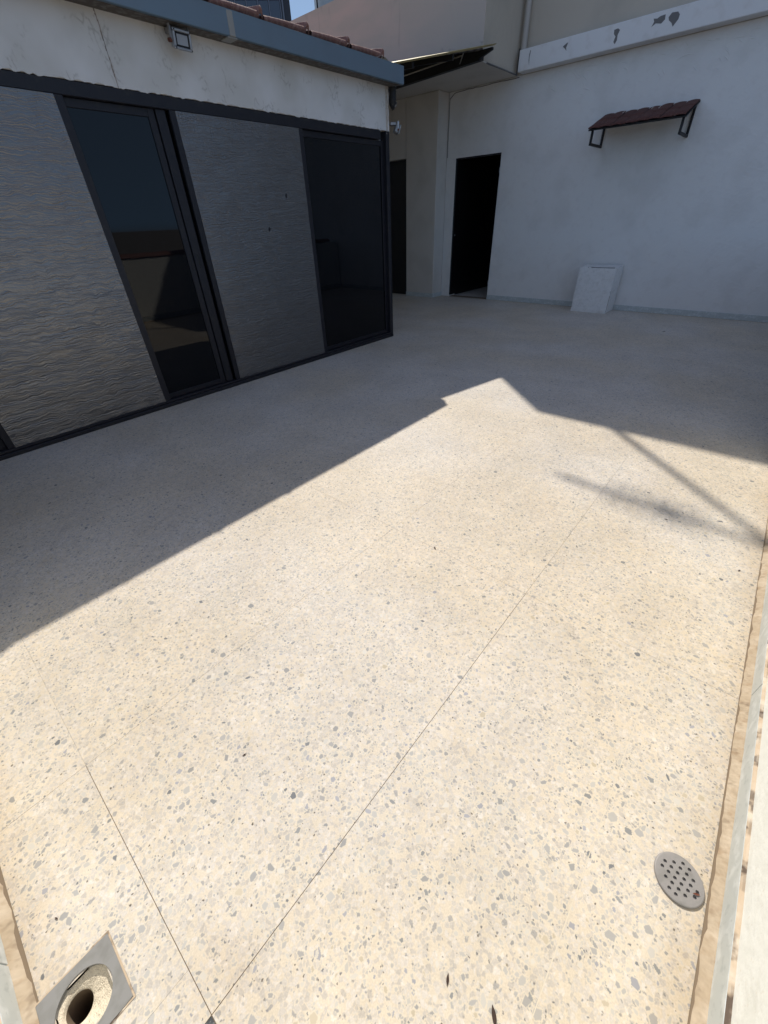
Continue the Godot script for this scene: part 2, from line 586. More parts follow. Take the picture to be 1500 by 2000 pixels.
func panel_mesh(x0: float, x1: float, z0: float, z1: float, off: Vector2, flip: bool, st: SurfaceTool = null) -> SurfaceTool:
	if st == null:
		st = mb()
	var nx := maxi(1, int(ceil((x1 - x0) / 0.06)))
	var nz := maxi(1, int(ceil((z1 - z0) / 0.06)))
	var P := func(i: int, j: int) -> Vector3: return Vector3(lerpf(x0, x1, float(i) / nx), 0.0, lerpf(z0, z1, float(j) / nz))
	var add := func(p: Vector3) -> void:
		st.set_color(floor_tint(p.x, p.z))
		var u := (p.x * (-1.0 if flip else 1.0)) / 3.6 + off.x
		st.set_uv(Vector2(u, p.z / 3.6 + off.y))
		st.add_vertex(p)
	for i in nx:
		for j in nz:
			var a: Vector3 = P.call(i, j)
			var b: Vector3 = P.call(i, j + 1)
			var c: Vector3 = P.call(i + 1, j + 1)
			var d: Vector3 = P.call(i + 1, j)
			for v in [a, c, b, a, d, c]:
				add.call(v)
	# sides
	for s in [[Vector3(x0, 0, z1), Vector3(x1, 0, z1)], [Vector3(x1, 0, z1), Vector3(x1, 0, z0)], [Vector3(x1, 0, z0), Vector3(x0, 0, z0)], [Vector3(x0, 0, z0), Vector3(x0, 0, z1)]]:
		var a: Vector3 = s[0]
		var b: Vector3 = s[1]
		var dn := Vector3(0, -0.03, 0)
		for v in [a + dn, b, b + dn, a + dn, a, b]:
			add.call(v)
	return st

func build_floor() -> void:
	var f := struct("floor")
	var bed := mb()
	# bed with an opening for the drain
	var hx0 := -0.70
	var hx1 := -0.588
	var hz0 := 0.385
	var hz1 := 0.497
	var y0 := -0.12
	var y1 := -0.0015
	box(bed, Vector3(-9.6, y0, -9.2), Vector3(0.6, y1, hz0))
	box(bed, Vector3(-9.6, y0, hz0), Vector3(hx0, y1, hz1))
	box(bed, Vector3(hx1, y0, hz0), Vector3(0.6, y1, hz1))
	box(bed, Vector3(-9.6, y0, hz1), Vector3(0.6, y1, 0.7))
	obj("grout_bed", bed, M.bed, f)
	var xs := [0.452, -0.390]
	while xs[-1] > -9.4:
		xs.append(xs[-1] - 0.835)
	var zs := [0.515, 0.251]
	while zs[-1] > -8.9:
		zs.append(zs[-1] - 1.6905)
	zs[-1] = -9.0
	var gap := func(k: int, along: int, is_x: bool) -> float: return (0.00095 if along < 2 else (0.0006 if along < 3 and is_x else 0.00025)) if k == 1 else (0.0005 if k == 2 else 0.0003)
	for i in xs.size() - 1:
		for j in zs.size() - 1:
			var x1: float = xs[i] - gap.call(i, j, true)
			var x0: float = xs[i + 1] + gap.call(i + 1, j, true)
			var z1: float = zs[j] - gap.call(j, i, false)
			var z0: float = zs[j + 1] + gap.call(j + 1, i, false)
			if x1 < -4.6 and z1 > -4.9:
				continue
			if i == 0 and j == 0:
				var s := mb()
				box(s, Vector3(x0, -0.03, z0), Vector3(x1, 0.001, z1))
				obj("marble_slab", s, M.marble_dark, f).set_meta("label", "dark grey polished marble corner at the bottom edge")
				continue
			var off := Vector2(rng.randf(), rng.randf())
			var flip := rng.randf() > 0.5
			var st: SurfaceTool
			if i == 0:
				# split by the cream filled joint
				st = panel_mesh(x0, 0.1808 if j < 3 else 0.1833, z0, z1, off, flip)
				st.generate_normals()
				mesh_node("terrazzo_panel", st.commit(), M.terrazzo, f)
				var fl := mb()
				box(fl, Vector3(0.1805, -0.02, z0), Vector3(0.1837, -0.0004, z1))
				obj("joint_filler", fl, M.filler, f)
				st = panel_mesh(0.1834, x1, z0, z1, off, flip)
			elif i == 1 and j == 0:
				st = panel_mesh(x0, hx0, z0, z1, off, flip)
				st = panel_mesh(hx1, -0.5, z0, z1, off, flip, st)
				st = panel_mesh(hx0, hx1, z0, hz0, off, flip, st)
				st = panel_mesh(hx0, hx1, hz1, z1, off, flip, st)
				st = panel_mesh(-0.4995, x1, z0, z1, off, flip, st)
			else:
				st = panel_mesh(x0, x1, z0, z1, off, flip)
			st.generate_normals()
			mesh_node("terrazzo_panel", st.commit(), M.terrazzo, f)

# ------------------------------------------------------------------ tall building at the back
func build_tall_building() -> void:
	var b := thing("tall_building", "tall white plastered building closing the far side of the terrace", "building", Vector3(0, 0, 0))
	var w := mb()
	box(w, Vector3(-4.79, 0, -9.25), Vector3(6.0, 3.387, -9.0))
	obj("wall", w, M.back_plaster, b)
	w = mb()
	box(w, Vector3(-5.998, 2.437, -9.25), Vector3(-4.792, 3.387, -9.0))
	box(w, Vector3(-5.998, 0, -9.25), Vector3(-5.782, 2.435, -9.0))
	obj("wall", w, M.back_plaster, b)
	# upper storeys
	w = mb()
	box(w, Vector3(-4.655, 3.39, -14.0), Vector3(6.0, 7.76, -9.002))
	box(w, Vector3(-6.94, 4.66, -14.0), Vector3(-4.657, 7.757, -9.003))
	obj("upper_wall", w, M.upper_beige, b)
	w = mb()
	box(w, Vector3(-12.0, -0.2, -14.0), Vector3(-6.002, 4.6, -9.01))
	box(w, Vector3(-4.59, -0.2, -14.0), Vector3(6.0, 3.38, -9.26))
	box(w, Vector3(-6.0, -0.2, -14.0), Vector3(-4.592, 3.38, -11.7))
	obj("sun_leak_fill", w, M.smooth_white, b)  # unseen solid fill added to stop sun leaking in behind the walls
	# black entrance: passage behind the door
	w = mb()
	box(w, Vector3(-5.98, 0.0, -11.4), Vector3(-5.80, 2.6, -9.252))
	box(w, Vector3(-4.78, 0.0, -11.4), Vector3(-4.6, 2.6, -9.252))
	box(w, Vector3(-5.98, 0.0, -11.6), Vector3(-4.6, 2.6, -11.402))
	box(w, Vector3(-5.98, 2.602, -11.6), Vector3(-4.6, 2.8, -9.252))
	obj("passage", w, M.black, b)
	w = mb()
	box(w, Vector3(-5.98, -0.1, -11.6), Vector3(-4.6, -0.004, -9.02))
	obj("passage_floor", w, M.smooth_white, b)
	w = mb()
	box(w, Vector3(-5.795, 0.03, -10.9), Vector3(-5.755, 2.43, -9.01), 0.003)
	var leaf := obj("door", w, M.black_gloss, b)
	leaf.set_meta("label", "black door leaf standing open inwards")
	w = mb()
	box(w, Vector3(-5.753, 1.16, -9.08), Vector3(-5.745, 1.19, -9.06), 0.003)
	obj("latch", w, M.alu, leaf)
	w = mb()
	box(w, Vector3(-4.800, 0.0, -9.06), Vector3(-4.7915, 2.436, -9.004), 0.002)
	box(w, Vector3(-5.7815, 2.42, -9.06), Vector3(-4.8, 2.4365, -9.004), 0.002)
	var fr := obj("door_frame", w, M.frame, b)
	for y in [0.3, 2.15]:
		w = mb(true)
		tube(w, [Vector3(-4.797, y, -8.997), Vector3(-4.797, y + 0.07, -8.997)], 0.007, 8)
		obj("hinge", w, M.galv, fr)
	# ledge
	w = mb()
	box(w, Vector3(-4.545, 3.392, -8.998), Vector3(6.0, 3.64, -8.8), 0.006)
	var ledge := obj("ledge", w, M.ledge_white, b)
	for P in [[[-3.83, 3.55], [-3.78, 3.575], [-3.755, 3.58], [-3.775, 3.53], [-3.765, 3.495], [-3.79, 3.52]],
			[[-3.10, 3.58], [-3.05, 3.585], [-3.02, 3.565], [-3.04, 3.52], [-3.035, 3.47], [-3.055, 3.435], [-3.08, 3.46], [-3.065, 3.51], [-3.095, 3.54]],
			[[-2.60, 3.585], [-2.555, 3.577], [-2.52, 3.592], [-2.46, 3.596], [-2.453, 3.55], [-2.49, 3.52], [-2.56, 3.535], [-2.605, 3.51], [-2.585, 3.555]],
			[[-2.414, 3.56], [-2.385, 3.596], [-2.312, 3.59], [-2.283, 3.56], [-2.287, 3.52], [-2.335, 3.462], [-2.36, 3.50], [-2.40, 3.53]],
			[[-4.36, 3.61], [-4.35, 3.6], [-4.362, 3.53], [-4.355, 3.44], [-4.37, 3.5], [-4.372, 3.56]]]:
		var poly := PackedVector2Array()
		for q in P:
			poly.append(Vector2(q[0], q[1]))
		w = mb()
		plate(w, poly, 0.0022, func(p: Vector2, t: float) -> Vector3: return Vector3(p.x, p.y, -8.8 + t))
		obj("peeled_patch", w, M.patch, ledge)
	# skirting, one slab after another
	var x := -4.79
	while x < 1.2:
		var L := rng.randf_range(0.75, 0.95)
		w = mb()
		box(w, Vector3(x + 0.0015, 0.0, -8.9995), Vector3(x + L - 0.0015, 0.088, -8.984), 0.002)
		obj("skirting", w, M.marble, b)
		x += L
	# trowel ridges left in the plaster below the ledge
	w = mb(true)
	var tr := RandomNumberGenerator.new()
	tr.seed = 91
	for k in 150:
		var cx := tr.randf_range(-4.5, 0.6)
		var cy := 3.36 - absf(tr.randfn(0.0, 0.16))
		var r0 := tr.randf_range(0.10, 0.34)
		var a0 := tr.randf_range(0.2, 1.6)
		var span := tr.randf_range(0.4, 1.1)
		var pts := []
		for q in 7:
			var a := a0 + span * q / 6.0
			var p := Vector3(cx + cos(a) * r0, minf(cy - r0 + sin(a) * r0, 3.375), -9.0 - 0.003 - 0.005 * absf(q - 3.0) / 3.0)
			pts.append(p)
		tube(w, pts, tr.randf_range(0.005, 0.009), 6, false)
	var ridges := obj("trowel_ridges", w, M.back_plaster, b)
	ridges.set_meta("kind", "stuff")
	# dark tube painting the shade line along the plaster edge under the overhang
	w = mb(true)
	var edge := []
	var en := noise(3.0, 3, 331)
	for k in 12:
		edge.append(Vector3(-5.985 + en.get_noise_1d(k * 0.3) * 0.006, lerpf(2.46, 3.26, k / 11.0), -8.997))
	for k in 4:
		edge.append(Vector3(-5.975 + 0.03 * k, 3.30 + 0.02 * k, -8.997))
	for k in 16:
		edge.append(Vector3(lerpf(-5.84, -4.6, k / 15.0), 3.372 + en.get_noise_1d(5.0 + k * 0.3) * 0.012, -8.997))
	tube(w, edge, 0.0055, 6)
	obj("plaster_edge_shade", w, M.patch, b)
	# rainwater pipe on the ledge
	var p := thing("drainpipe", "pale vertical drainpipe standing on the left end of the white ledge", "pipe", Vector3(-4.545, 3.642, -8.93))
	w = mb(true)
	tube(w, [Vector3(0, 0, 0), Vector3(0, 4.0, 0)], 0.042, 14)
	obj("pipe", w, M.pipe_white, p)
	for y in [1.4, 2.9]:
		w = mb()
		box(w, Vector3(-0.055, y, -0.068), Vector3(0.055, y + 0.03, 0.047), 0.003)
		obj("clip", w, M.galv, p)
	# thin conduit in the corner under the block
	var c := thing("conduit", "thin grey conduit running under the overhanging block to the ledge corner", "pipe", Vector3(-4.62, 3.385, -8.9))
	w = mb(true)
	tube(w, [Vector3(0, 0, 0.98), Vector3(0.005, 0.003, 0.5), Vector3(0.01, 0, 0), Vector3(0.012, 0.3, -0.02)], 0.011, 8)
	obj("tube", w, M.patch, c)

# ------------------------------------------------------------------ pink block left of it
func build_pink_building() -> void:
	var b := thing("pink_building", "weathered pink upper storey overhanging the recess left of the open black door", "building")
	# front face with rain stains
	var w := mb()
	var x0 := -11.84
	var x1 := -4.64
	var A := [Vector3(x0, 3.402, -7.8), Vector3(x1, 3.402, -7.8), Vector3(x1, 4.63, -7.8), Vector3(x0, 4.63, -7.8)]
	var U := [Vector2(0, 1), Vector2(1, 1), Vector2(1, 0), Vector2(0, 0)]
	for k in [0, 2, 1, 0, 3, 2]:
		w.set_uv(U[k])
		w.add_vertex(A[k])
	obj("front_wall", w, M.pink, b)
	w = mb()
	quad(w, Vector3(x1, 3.402, -7.8), Vector3(x1, 3.402, -8.999), Vector3(x1, 4.63, -8.999), Vector3(x1, 4.63, -7.8))
	quad(w, Vector3(x1, 4.63, -7.8), Vector3(x1, 4.63, -8.999), Vector3(x0, 4.63, -8.999), Vector3(x0, 4.63, -7.8))
	quad(w, Vector3(x0, 3.402, -8.999), Vector3(x0, 3.402, -7.8), Vector3(x0, 4.63, -7.8), Vector3(x0, 4.63, -8.999))
	obj("side_wall", w, M.upper_beige, b)
	w = mb()
	box(w, Vector3(x0, 3.39, -8.999), Vector3(x1 - 0.002, 3.4, -7.803))
	obj("soffit", w, M.smooth_white, b)
	w = mb()
	box(w, Vector3(x0, 0, -8.9), Vector3(-7.6, 3.388, -8.65))
	box(w, Vector3(-7.598, 2.506, -8.9), Vector3(-6.772, 3.388, -8.65))
	box(w, Vector3(-6.77, 0, -8.998), Vector3(-6.0, 3.388, -8.65), 0.008)
	obj("pillar_wall", w, M.smooth_white, b)
	w = mb()
	box(w, Vector3(-7.598, 0, -8.86), Vector3(-6.772, 2.504, -8.78), 0.002)  # dark panel put in for the shade inside the doorway opening
	obj("door", w, M.black_gloss, b).set_meta("label", "dark panel standing in for the unlit doorway in the shaded passage")
	w = mb()
	box(w, Vector3(-6.768, 0, -8.6495), Vector3(-5.986, 0.085, -8.635), 0.002)
	obj("skirting", w, M.marble, b)
	w = mb()
	box(w, Vector3(-5.9995, 0, -8.998), Vector3(-5.9865, 0.085, -8.652), 0.002)
	obj("skirting", w, M.marble, b)
	w = mb()
	box(w, Vector3(-9.7, 0, -8.648), Vector3(-9.5, 3.388, -5.4))
	obj("end_wall", w, M.smooth_white, b)

# ------------------------------------------------------------------ single-storey house with the sliding doors
const FX := -4.38

func build_house() -> void:
	var h := thing("house", "low white house with dark sliding doors and a grey gutter", "house")
	var fm := fascia_material()
	var w := mb()
	# fascia front with a ragged lower edge
	var n := 660
	var za := 3.0
	var zb := -5.252
	var rag := noise(14.0, 4, 301)
	var rag2 := noise(1.3, 2, 302)
	var uv := func(p: Vector3) -> Vector2: return Vector2((za - p.z) / (za - zb), 1.0 - (p.y - 2.36) / 0.44)
	for i in n:
		var z0 := lerpf(za, zb, float(i) / n)
		var z1 := lerpf(za, zb, float(i + 1) / n)
		var lo0 := 2.391 + rag.get_noise_1d(z0) * 0.013 + rag2.get_noise_1d(z0) * 0.006
		var lo1 := 2.391 + rag.get_noise_1d(z1) * 0.013 + rag2.get_noise_1d(z1) * 0.006
		var a := Vector3(FX, lo0, z0)
		var b := Vector3(FX, lo1, z1)
		var c := Vector3(FX, 2.80, z1)
		var d := Vector3(FX, 2.80, z0)
		for v in [a, c, b, a, d, c]:
			w.set_uv(uv.call(v))
			w.add_vertex(v)
		# broken underside of the plaster
		var a2 := a - Vector3(0.012, 0, 0)
		var b2 := b - Vector3(0.012, 0, 0)
		for v in [a, b, b2, a, b2, a2]:
			w.set_uv(uv.call(v))
			w.add_vertex(v)
	obj("wall", w, fm, h)
	w = mb()
	box(w, Vector3(-4.6, 2.392, -5.25), Vector3(FX - 0.006, 2.8, 3.0))
	box(w, Vector3(-9.4, 0.0, -5.25), Vector3(-4.47, 2.8, -5.1))
	box(w, Vector3(-9.4, 0.0, 2.9), Vector3(-4.43, 2.8, 3.0))
	box(w, Vector3(-9.4, 0.0, -5.1), Vector3(-9.3, 2.8, 2.9))
	box(w, Vector3(-9.4, 2.7, -5.1), Vector3(-4.6, 2.8, 2.9))
	obj("wall_core", w, M.smooth_white, h)
	# ragged plaster at the corner
	w = mb()
	var rg := noise(7.0, 3, 305)
	for i in 30:
		var y0 := 2.36 + 0.42 * i / 30.0
		var y1 := 2.36 + 0.42 * (i + 1) / 30.0
		var e0 := rg.get_noise_1d(y0) * 0.02
		var e1 := rg.get_noise_1d(y1) * 0.02
		hexa(w, [Vector3(-4.44, y0, -5.2), Vector3(-4.376 + e0 * 0.2, y0, -5.2), Vector3(-4.382 + e0 * 0.3, y0, -5.262 + e0), Vector3(-4.44, y0, -5.262 + e0),
			Vector3(-4.44, y1, -5.2), Vector3(-4.376 + e1 * 0.2, y1, -5.2), Vector3(-4.382 + e1 * 0.3, y1, -5.262 + e1), Vector3(-4.44, y1, -5.262 + e1)])
	obj("corner_plaster", w, M.mortar, h)

	# glazing: header, sill, dark lining behind
	w = mb()
	box(w, Vector3(-4.44, 2.305, -5.1), Vector3(-4.385, 2.388, 3.0), 0.004)
	obj("header_rail", w, M.frame, h)
	w = mb()
	box(w, Vector3(-4.45, 0.0, -5.235), Vector3(-4.352, 0.035, 3.0), 0.005)
	box(w, Vector3(-4.45, 0.035, -5.235), Vector3(-4.372, 0.058, 3.0), 0.004)
	obj("sill_rail", w, M.frame, h)
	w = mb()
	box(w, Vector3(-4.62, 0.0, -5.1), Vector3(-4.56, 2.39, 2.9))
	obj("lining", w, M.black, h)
	w = mb()
	box(w, Vector3(-4.475, 0.0, -5.254), Vector3(-4.375, 2.388, -5.19), 0.004)
	obj("corner_post", w, M.frame, h)
	# leaves: z near, z far, plane x, film or glass
	var leaves := [[2.6, 1.35, -4.385, true], [1.29, -0.21, -4.425, false], [-0.21, -1.615, -4.385, true], [-1.56, -2.285, -4.425, false], [-2.40, -3.845, -4.385, true], [-3.80, -5.20, -4.425, false]]
	for L in leaves:
		var z0: float = L[0]
		var z1: float = L[1]
		var x: float = L[2]
		var film: bool = L[3]
		w = mb()
		var sw := 0.055 if not film else 0.012
		if film:
			# slim edges: the film covers the stiles
			box(w, Vector3(x - 0.03, 0.058, z1), Vector3(x, 2.305, z0), 0.003)
		else:
			box(w, Vector3(x - 0.03, 0.058, z0 - sw), Vector3(x, 2.305, z0), 0.003)
			box(w, Vector3(x - 0.03, 0.058, z1), Vector3(x, 2.305, z1 + sw), 0.003)
			box(w, Vector3(x - 0.029, 0.06, z1 + sw), Vector3(x - 0.001, 0.105, z0 - sw), 0.003)
			box(w, Vector3(x - 0.029, 2.25, z1 + sw), Vector3(x - 0.001, 2.303, z0 - sw), 0.003)
		var leaf := obj("sliding_door", w, M.frame, h)
		leaf.set_meta("label", "sliding leaf covered with crinkled grey film" if film else "sliding leaf with bare dark glass")
		if film:
			var zz0 := z0 - 0.05
			var zz1 := z1 + 0.06
			w = mb(true)
			var wob := noise(1.1, 3, int(absf(z0) * 100))
			var nu := 40
			var nv := 60
			sheet(w, nu, nv, func(i: int, j: int) -> Vector3:
				var zq := lerpf(zz0, zz1, float(i) / nu)
				var yq := lerpf(0.06, 2.303, float(j) / nv)
				return Vector3(x + 0.004 + wob.get_noise_2d(zq * 1.5, yq * 3.5) * 0.0035, yq, zq))
			obj("film", w, M.film, leaf)
		else:
			w = mb()
			box(w, Vector3(x - 0.020, 0.1, z1 + sw - 0.01), Vector3(x - 0.012, 2.26, z0 - sw + 0.01))
			obj("pane", w, M.glass, leaf)
	# the inner leaf's second stile, and finger pulls
	w = mb()
	box(w, Vector3(-4.455, 0.058, -2.375), Vector3(-4.41, 2.305, -2.293), 0.004)
	var st := obj("stile", w, M.frame, h)
	for z in [-2.258, -2.332]:
		w = mb()
		box(w, Vector3(-4.43, 1.17, z - 0.011), Vector3(-4.404 if z < -2.3 else -4.4215, 1.30, z + 0.011), 0.008)
		obj("finger_pull", w, M.black, st)
	# tears and a bright scrap on the film
	for q in [[-3.21, 1.46, 0.012, 0.022], [-3.5, 1.745, 0.007, 0.025]]:
		w = mb()
		var poly := PackedVector2Array([Vector2(-q[2], 0), Vector2(-q[2] * 0.2, -q[3]), Vector2(q[2], 0.005), Vector2(q[2] * 0.2, q[3])])
		plate(w, poly, 0.001, func(p: Vector2, t: float) -> Vector3: return Vector3(-4.376 + t, q[1] + p.y, q[0] - p.x))
		obj("tear", w, M.black, h)
	# gutter
	w = mb()
	var gz0 := 3.0
	var gz1 := -5.305
	var prof := [Vector2(-4.375, 2.782), Vector2(-4.196, 2.770), Vector2(-4.185, 2.776), Vector2(-4.180, 2.905), Vector2(-4.178, 2.921), Vector2(-4.190, 2.923), Vector2(-4.195, 2.905), Vector2(-4.199, 2.792), Vector2(-4.36, 2.798)]
	for i in prof.size() - 1:
		var a: Vector2 = prof[i]
		var b: Vector2 = prof[i + 1]
		quad(w, Vector3(a.x, a.y, gz0), Vector3(a.x, a.y, gz1), Vector3(b.x, b.y, gz1), Vector3(b.x, b.y, gz0))
	var gut := obj("gutter", w, M.gutter, h)
	w = mb()
	box(w, Vector3(-4.37, 2.776, gz1 - 0.004), Vector3(-4.182, 2.918, gz1 + 0.002), 0.002)
	obj("end_cap", w, M.gutter, gut)
	w = mb()
	var dn := noise(3.0, 3, 310)
	sheet(w, 160, 1, func(i: int, j: int) -> Vector3:
		var z := lerpf(gz0, gz1 + 0.02, i / 160.0)
		return Vector3(-4.377 if j == 0 else -4.2 + dn.get_noise_1d(z) * 0.02, 2.7795 if j == 0 else 2.7682, z))
	obj("grime", w, M.gutter_dirt, gut)
	for z in [-3.02, 0.4]:
		w = mb()
		box(w, Vector3(-4.19, 2.772, z - 0.028), Vector3(-4.1765, 2.918, z + 0.028), 0.004)
		box(w, Vector3(-4.30, 2.762, z - 0.045), Vector3(-4.185, 2.7725, z + 0.045), 0.003)
		obj("sealed_joint", w, M.sealant, gut)
	# roof
	w = mb()
	var slope := 0.2
	hexa(w, [Vector3(-9.4, 2.802, 3.0), Vector3(-4.36, 2.802, 3.0), Vector3(-4.36, 2.802, -5.2), Vector3(-9.4, 2.802, -5.2),
		Vector3(-9.4, 2.87 + 5.04 * slope, 3.0), Vector3(-4.36, 2.87, 3.0), Vector3(-4.36, 2.87, -5.2), Vector3(-9.4, 2.87 + 5.04 * slope, -5.2)])
	var roof := obj("roof", w, M.mortar, h)
	# one interlocking tile: low pan that rises to a narrow roll on its far side
	var tile := mb(true)
	var pr := []
	var tw := 0.54
	for k in 11:
		var s := k / 10.0
		pr.append(Vector2(-s * (tw - 0.062), 0.045 + 0.012 * s + 0.004 * sin(PI * s)))
	for k in 9:
		var a := PI * k / 8.0
		pr.append(Vector2(-(tw - 0.062) - 0.018 + 0.018 * cos(a), 0.05 + 0.042 * pow(sin(a), 0.5)))
	var TL := 0.40
	var th := 0.042
	for k in pr.size() - 1:
		var a: Vector2 = pr[k]
		var b: Vector2 = pr[k + 1]
		quad(tile, Vector3(0, a.y, a.x), Vector3(0, b.y, b.x), Vector3(-TL, b.y - 0.02, b.x), Vector3(-TL, a.y - 0.02, a.x))
		quad(tile, Vector3(0.012, a.y - 0.012, a.x), Vector3(0.012, b.y - 0.012, b.x), Vector3(0, b.y, b.x), Vector3(0, a.y, a.x))
		quad(tile, Vector3(0.012, a.y - 0.022, a.x), Vector3(0.012, b.y - 0.022, b.x), Vector3(0.012, b.y - 0.012, b.x), Vector3(0.012, a.y - 0.012, a.x))
		quad(tile, Vector3(-0.004, a.y - th, a.x), Vector3(-0.004, b.y - th, b.x), Vector3(0.012, b.y - 0.022, b.x), Vector3(0.012, a.y - 0.022, a.x))
	tile.generate_normals()
	var tmesh := tile.commit()
	for row in 6:
		for col in 12:
			var t := mesh_node("roof_tile", tmesh, M.terracotta, roof)
			t.position = Vector3(-4.257 - row * 0.36 + rng.randf_range(-0.006, 0.006), 2.935 + row * 0.36 * slope + rng.randf_range(-0.003, 0.003), 1.43 - col * tw + rng.randf_range(-0.006, 0.006))
			t.rotation = Vector3(rng.randf_range(-0.006, 0.006), rng.randf_range(-0.01, 0.01), -atan(slope))
	# mortared verge at the end
	w = mb(true)
	var vn := noise(6.0, 3, 320)
	sheet(w, 24, 10, func(i: int, j: int) -> Vector3:
		var a := PI * j / 10.0
		var x := -4.23 - 2.2 * i / 24.0
		var r := 0.06 + 0.014 * vn.get_noise_2d(x * 2, a)
		return Vector3(x, 2.905 + (-4.23 - x) * slope + sin(a) * r * 0.9, -5.0 - cos(a) * r * 2.0))
	obj("verge_mortar", w, M.mortar, roof)

# ------------------------------------------------------------------ parapets
func bead(st: SurfaceTool, along: Callable, length: float, seedv: int) -> void:
	# cove of mortar: along(s, out, up) with out away from the wall
	var nn := noise(5.0, 3, seedv)
	var nf := noise(26.0, 2, seedv + 1)
	var n := int(length / 0.02)
	sheet(st, n, 3, func(i: int, j: int) -> Vector3:
		var s := length * i / n
		var e := nn.get_noise_1d(s) * 0.006 + nf.get_noise_1d(s) * 0.003
		match j:
			0: return along.call(s, 0.027 + e * 1.3, -0.004)
			1: return along.call(s, 0.021 + e * 1.3, 0.0035 + nf.get_noise_1d(s + 9.0) * 0.0015)
			2: return along.call(s, 0.009 + e * 0.4, 0.014 + nf.get_noise_1d(s + 40.0) * 0.002)
		return along.call(s, -0.004, 0.031 + nf.get_noise_1d(s + 70.0) * 0.003))

func build_parapets() -> void:
	# right-hand wall: runs along z
	var p := thing("parapet_wall", "sunlit white parapet wall with marble skirting along the right edge", "wall")
	var w := mb()
	box(w, Vector3(0.4885, -0.1, -8.98), Vector3(0.66, 1.08, 0.72), 0.004)
	obj("wall", w, M.parapet_white, p)
	var z := 0.54
	while z > -8.7:
		var L := rng.randf_range(0.85, 1.05)
		if z == 0.54: L = 1.0
		w = mb()
		box(w, Vector3(0.478, 0.002, z - 0.0012), Vector3(0.489, 0.101, z - L + 0.0012), 0.0015)
		obj("skirting", w, M.marble, p)
		z -= L
	w = mb()
	var nn := noise(4.0, 4, 401)
	sheet(w, 470, 2, func(i: int, j: int) -> Vector3:
		var zz := 0.54 - 9.4 * i / 470.0
		var e := nn.get_noise_1d(zz) * 0.002
		return [Vector3(0.4788, 0.1012, zz), Vector3(0.484 + e, 0.1025, zz), Vector3(0.490, 0.107 + e * 3.0, zz)][j])
	obj("skirting_top", w, M.dirt_edge, p)
	w = mb(true)
	bead(w, func(s: float, out: float, up: float) -> Vector3: return Vector3(0.482 - out, up, 0.54 - s), 9.4, 411)
	obj("mortar_bead", w, M.grout, p)
	coping(p, Vector3(0.576, 1.08, 0.7), Vector3(0, 0, -1), 26)
	# near wall: runs along x behind the camera
	p = thing("parapet_wall", "white wall with marble skirting at the bottom left corner by the square drain", "wall")
	w = mb()
	box(w, Vector3(-4.36, -0.1, 0.556), Vector3(0.49, 1.08, 0.72), 0.004)
	obj("wall", w, M.parapet_white, p)
	var x := -0.42
	while x > -4.2:
		var L := rng.randf_range(0.4, 0.55)
		if x == -0.42: L = 0.43
		w = mb()
		box(w, Vector3(x - L + 0.0012, 0.002, 0.542), Vector3(x - 0.0012, 0.101, 0.5565), 0.0015)
		obj("skirting", w, M.marble, p)
		x -= L
	w = mb()
	sheet(w, 200, 2, func(i: int, j: int) -> Vector3:
		var xx := -4.35 + 3.93 * i / 200.0
		return [Vector3(xx, 0.1135, 0.5585), Vector3(xx, 0.1045, 0.551), Vector3(xx, 0.1012, 0.5432)][2 - j] )
	obj("skirting_top", w, M.dirt_edge, p)
	w = mb(true)
	bead(w, func(s: float, out: float, up: float) -> Vector3: return Vector3(-0.42 - s, up, 0.546 - out), 3.92, 421)
	obj("mortar_bead", w, M.grout, p)
	coping(p, Vector3(0.45, 1.08, 0.64), Vector3(-1, 0, 0), 13)

func coping(p: Node, at: Vector3, dir: Vector3, count: int) -> void:
	var st := mb(true)
	var side := dir.cross(Vector3.UP)
	for k in 10:
		var a0 := PI * k / 10.0
		var a1 := PI * (k + 1) / 10.0
		for r in [[0.11, 1], [0.095, -1]]:
			var q0: Vector3 = side * cos(a0) * r[0] + Vector3.UP * sin(a0) * r[0] * 0.6
			var q1: Vector3 = side * cos(a1) * r[0] + Vector3.UP * sin(a1) * r[0] * 0.6
			var d := dir * 0.385
			var taper := Vector3(0, 0.012, 0)
			if r[1] > 0:
				quad(st, q0, q0 + d + taper, q1 + d + taper, q1)
			else:
				quad(st, q1, q1 + d + taper, q0 + d + taper, q0)
	st.generate_normals()
	var m := st.commit()
	for i in count:
		var t := mesh_node("coping_tile", m, M.terracotta, p)
		t.position = at + dir * 0.36 * i + Vector3(0, rng.randf_range(0, 0.004), 0)

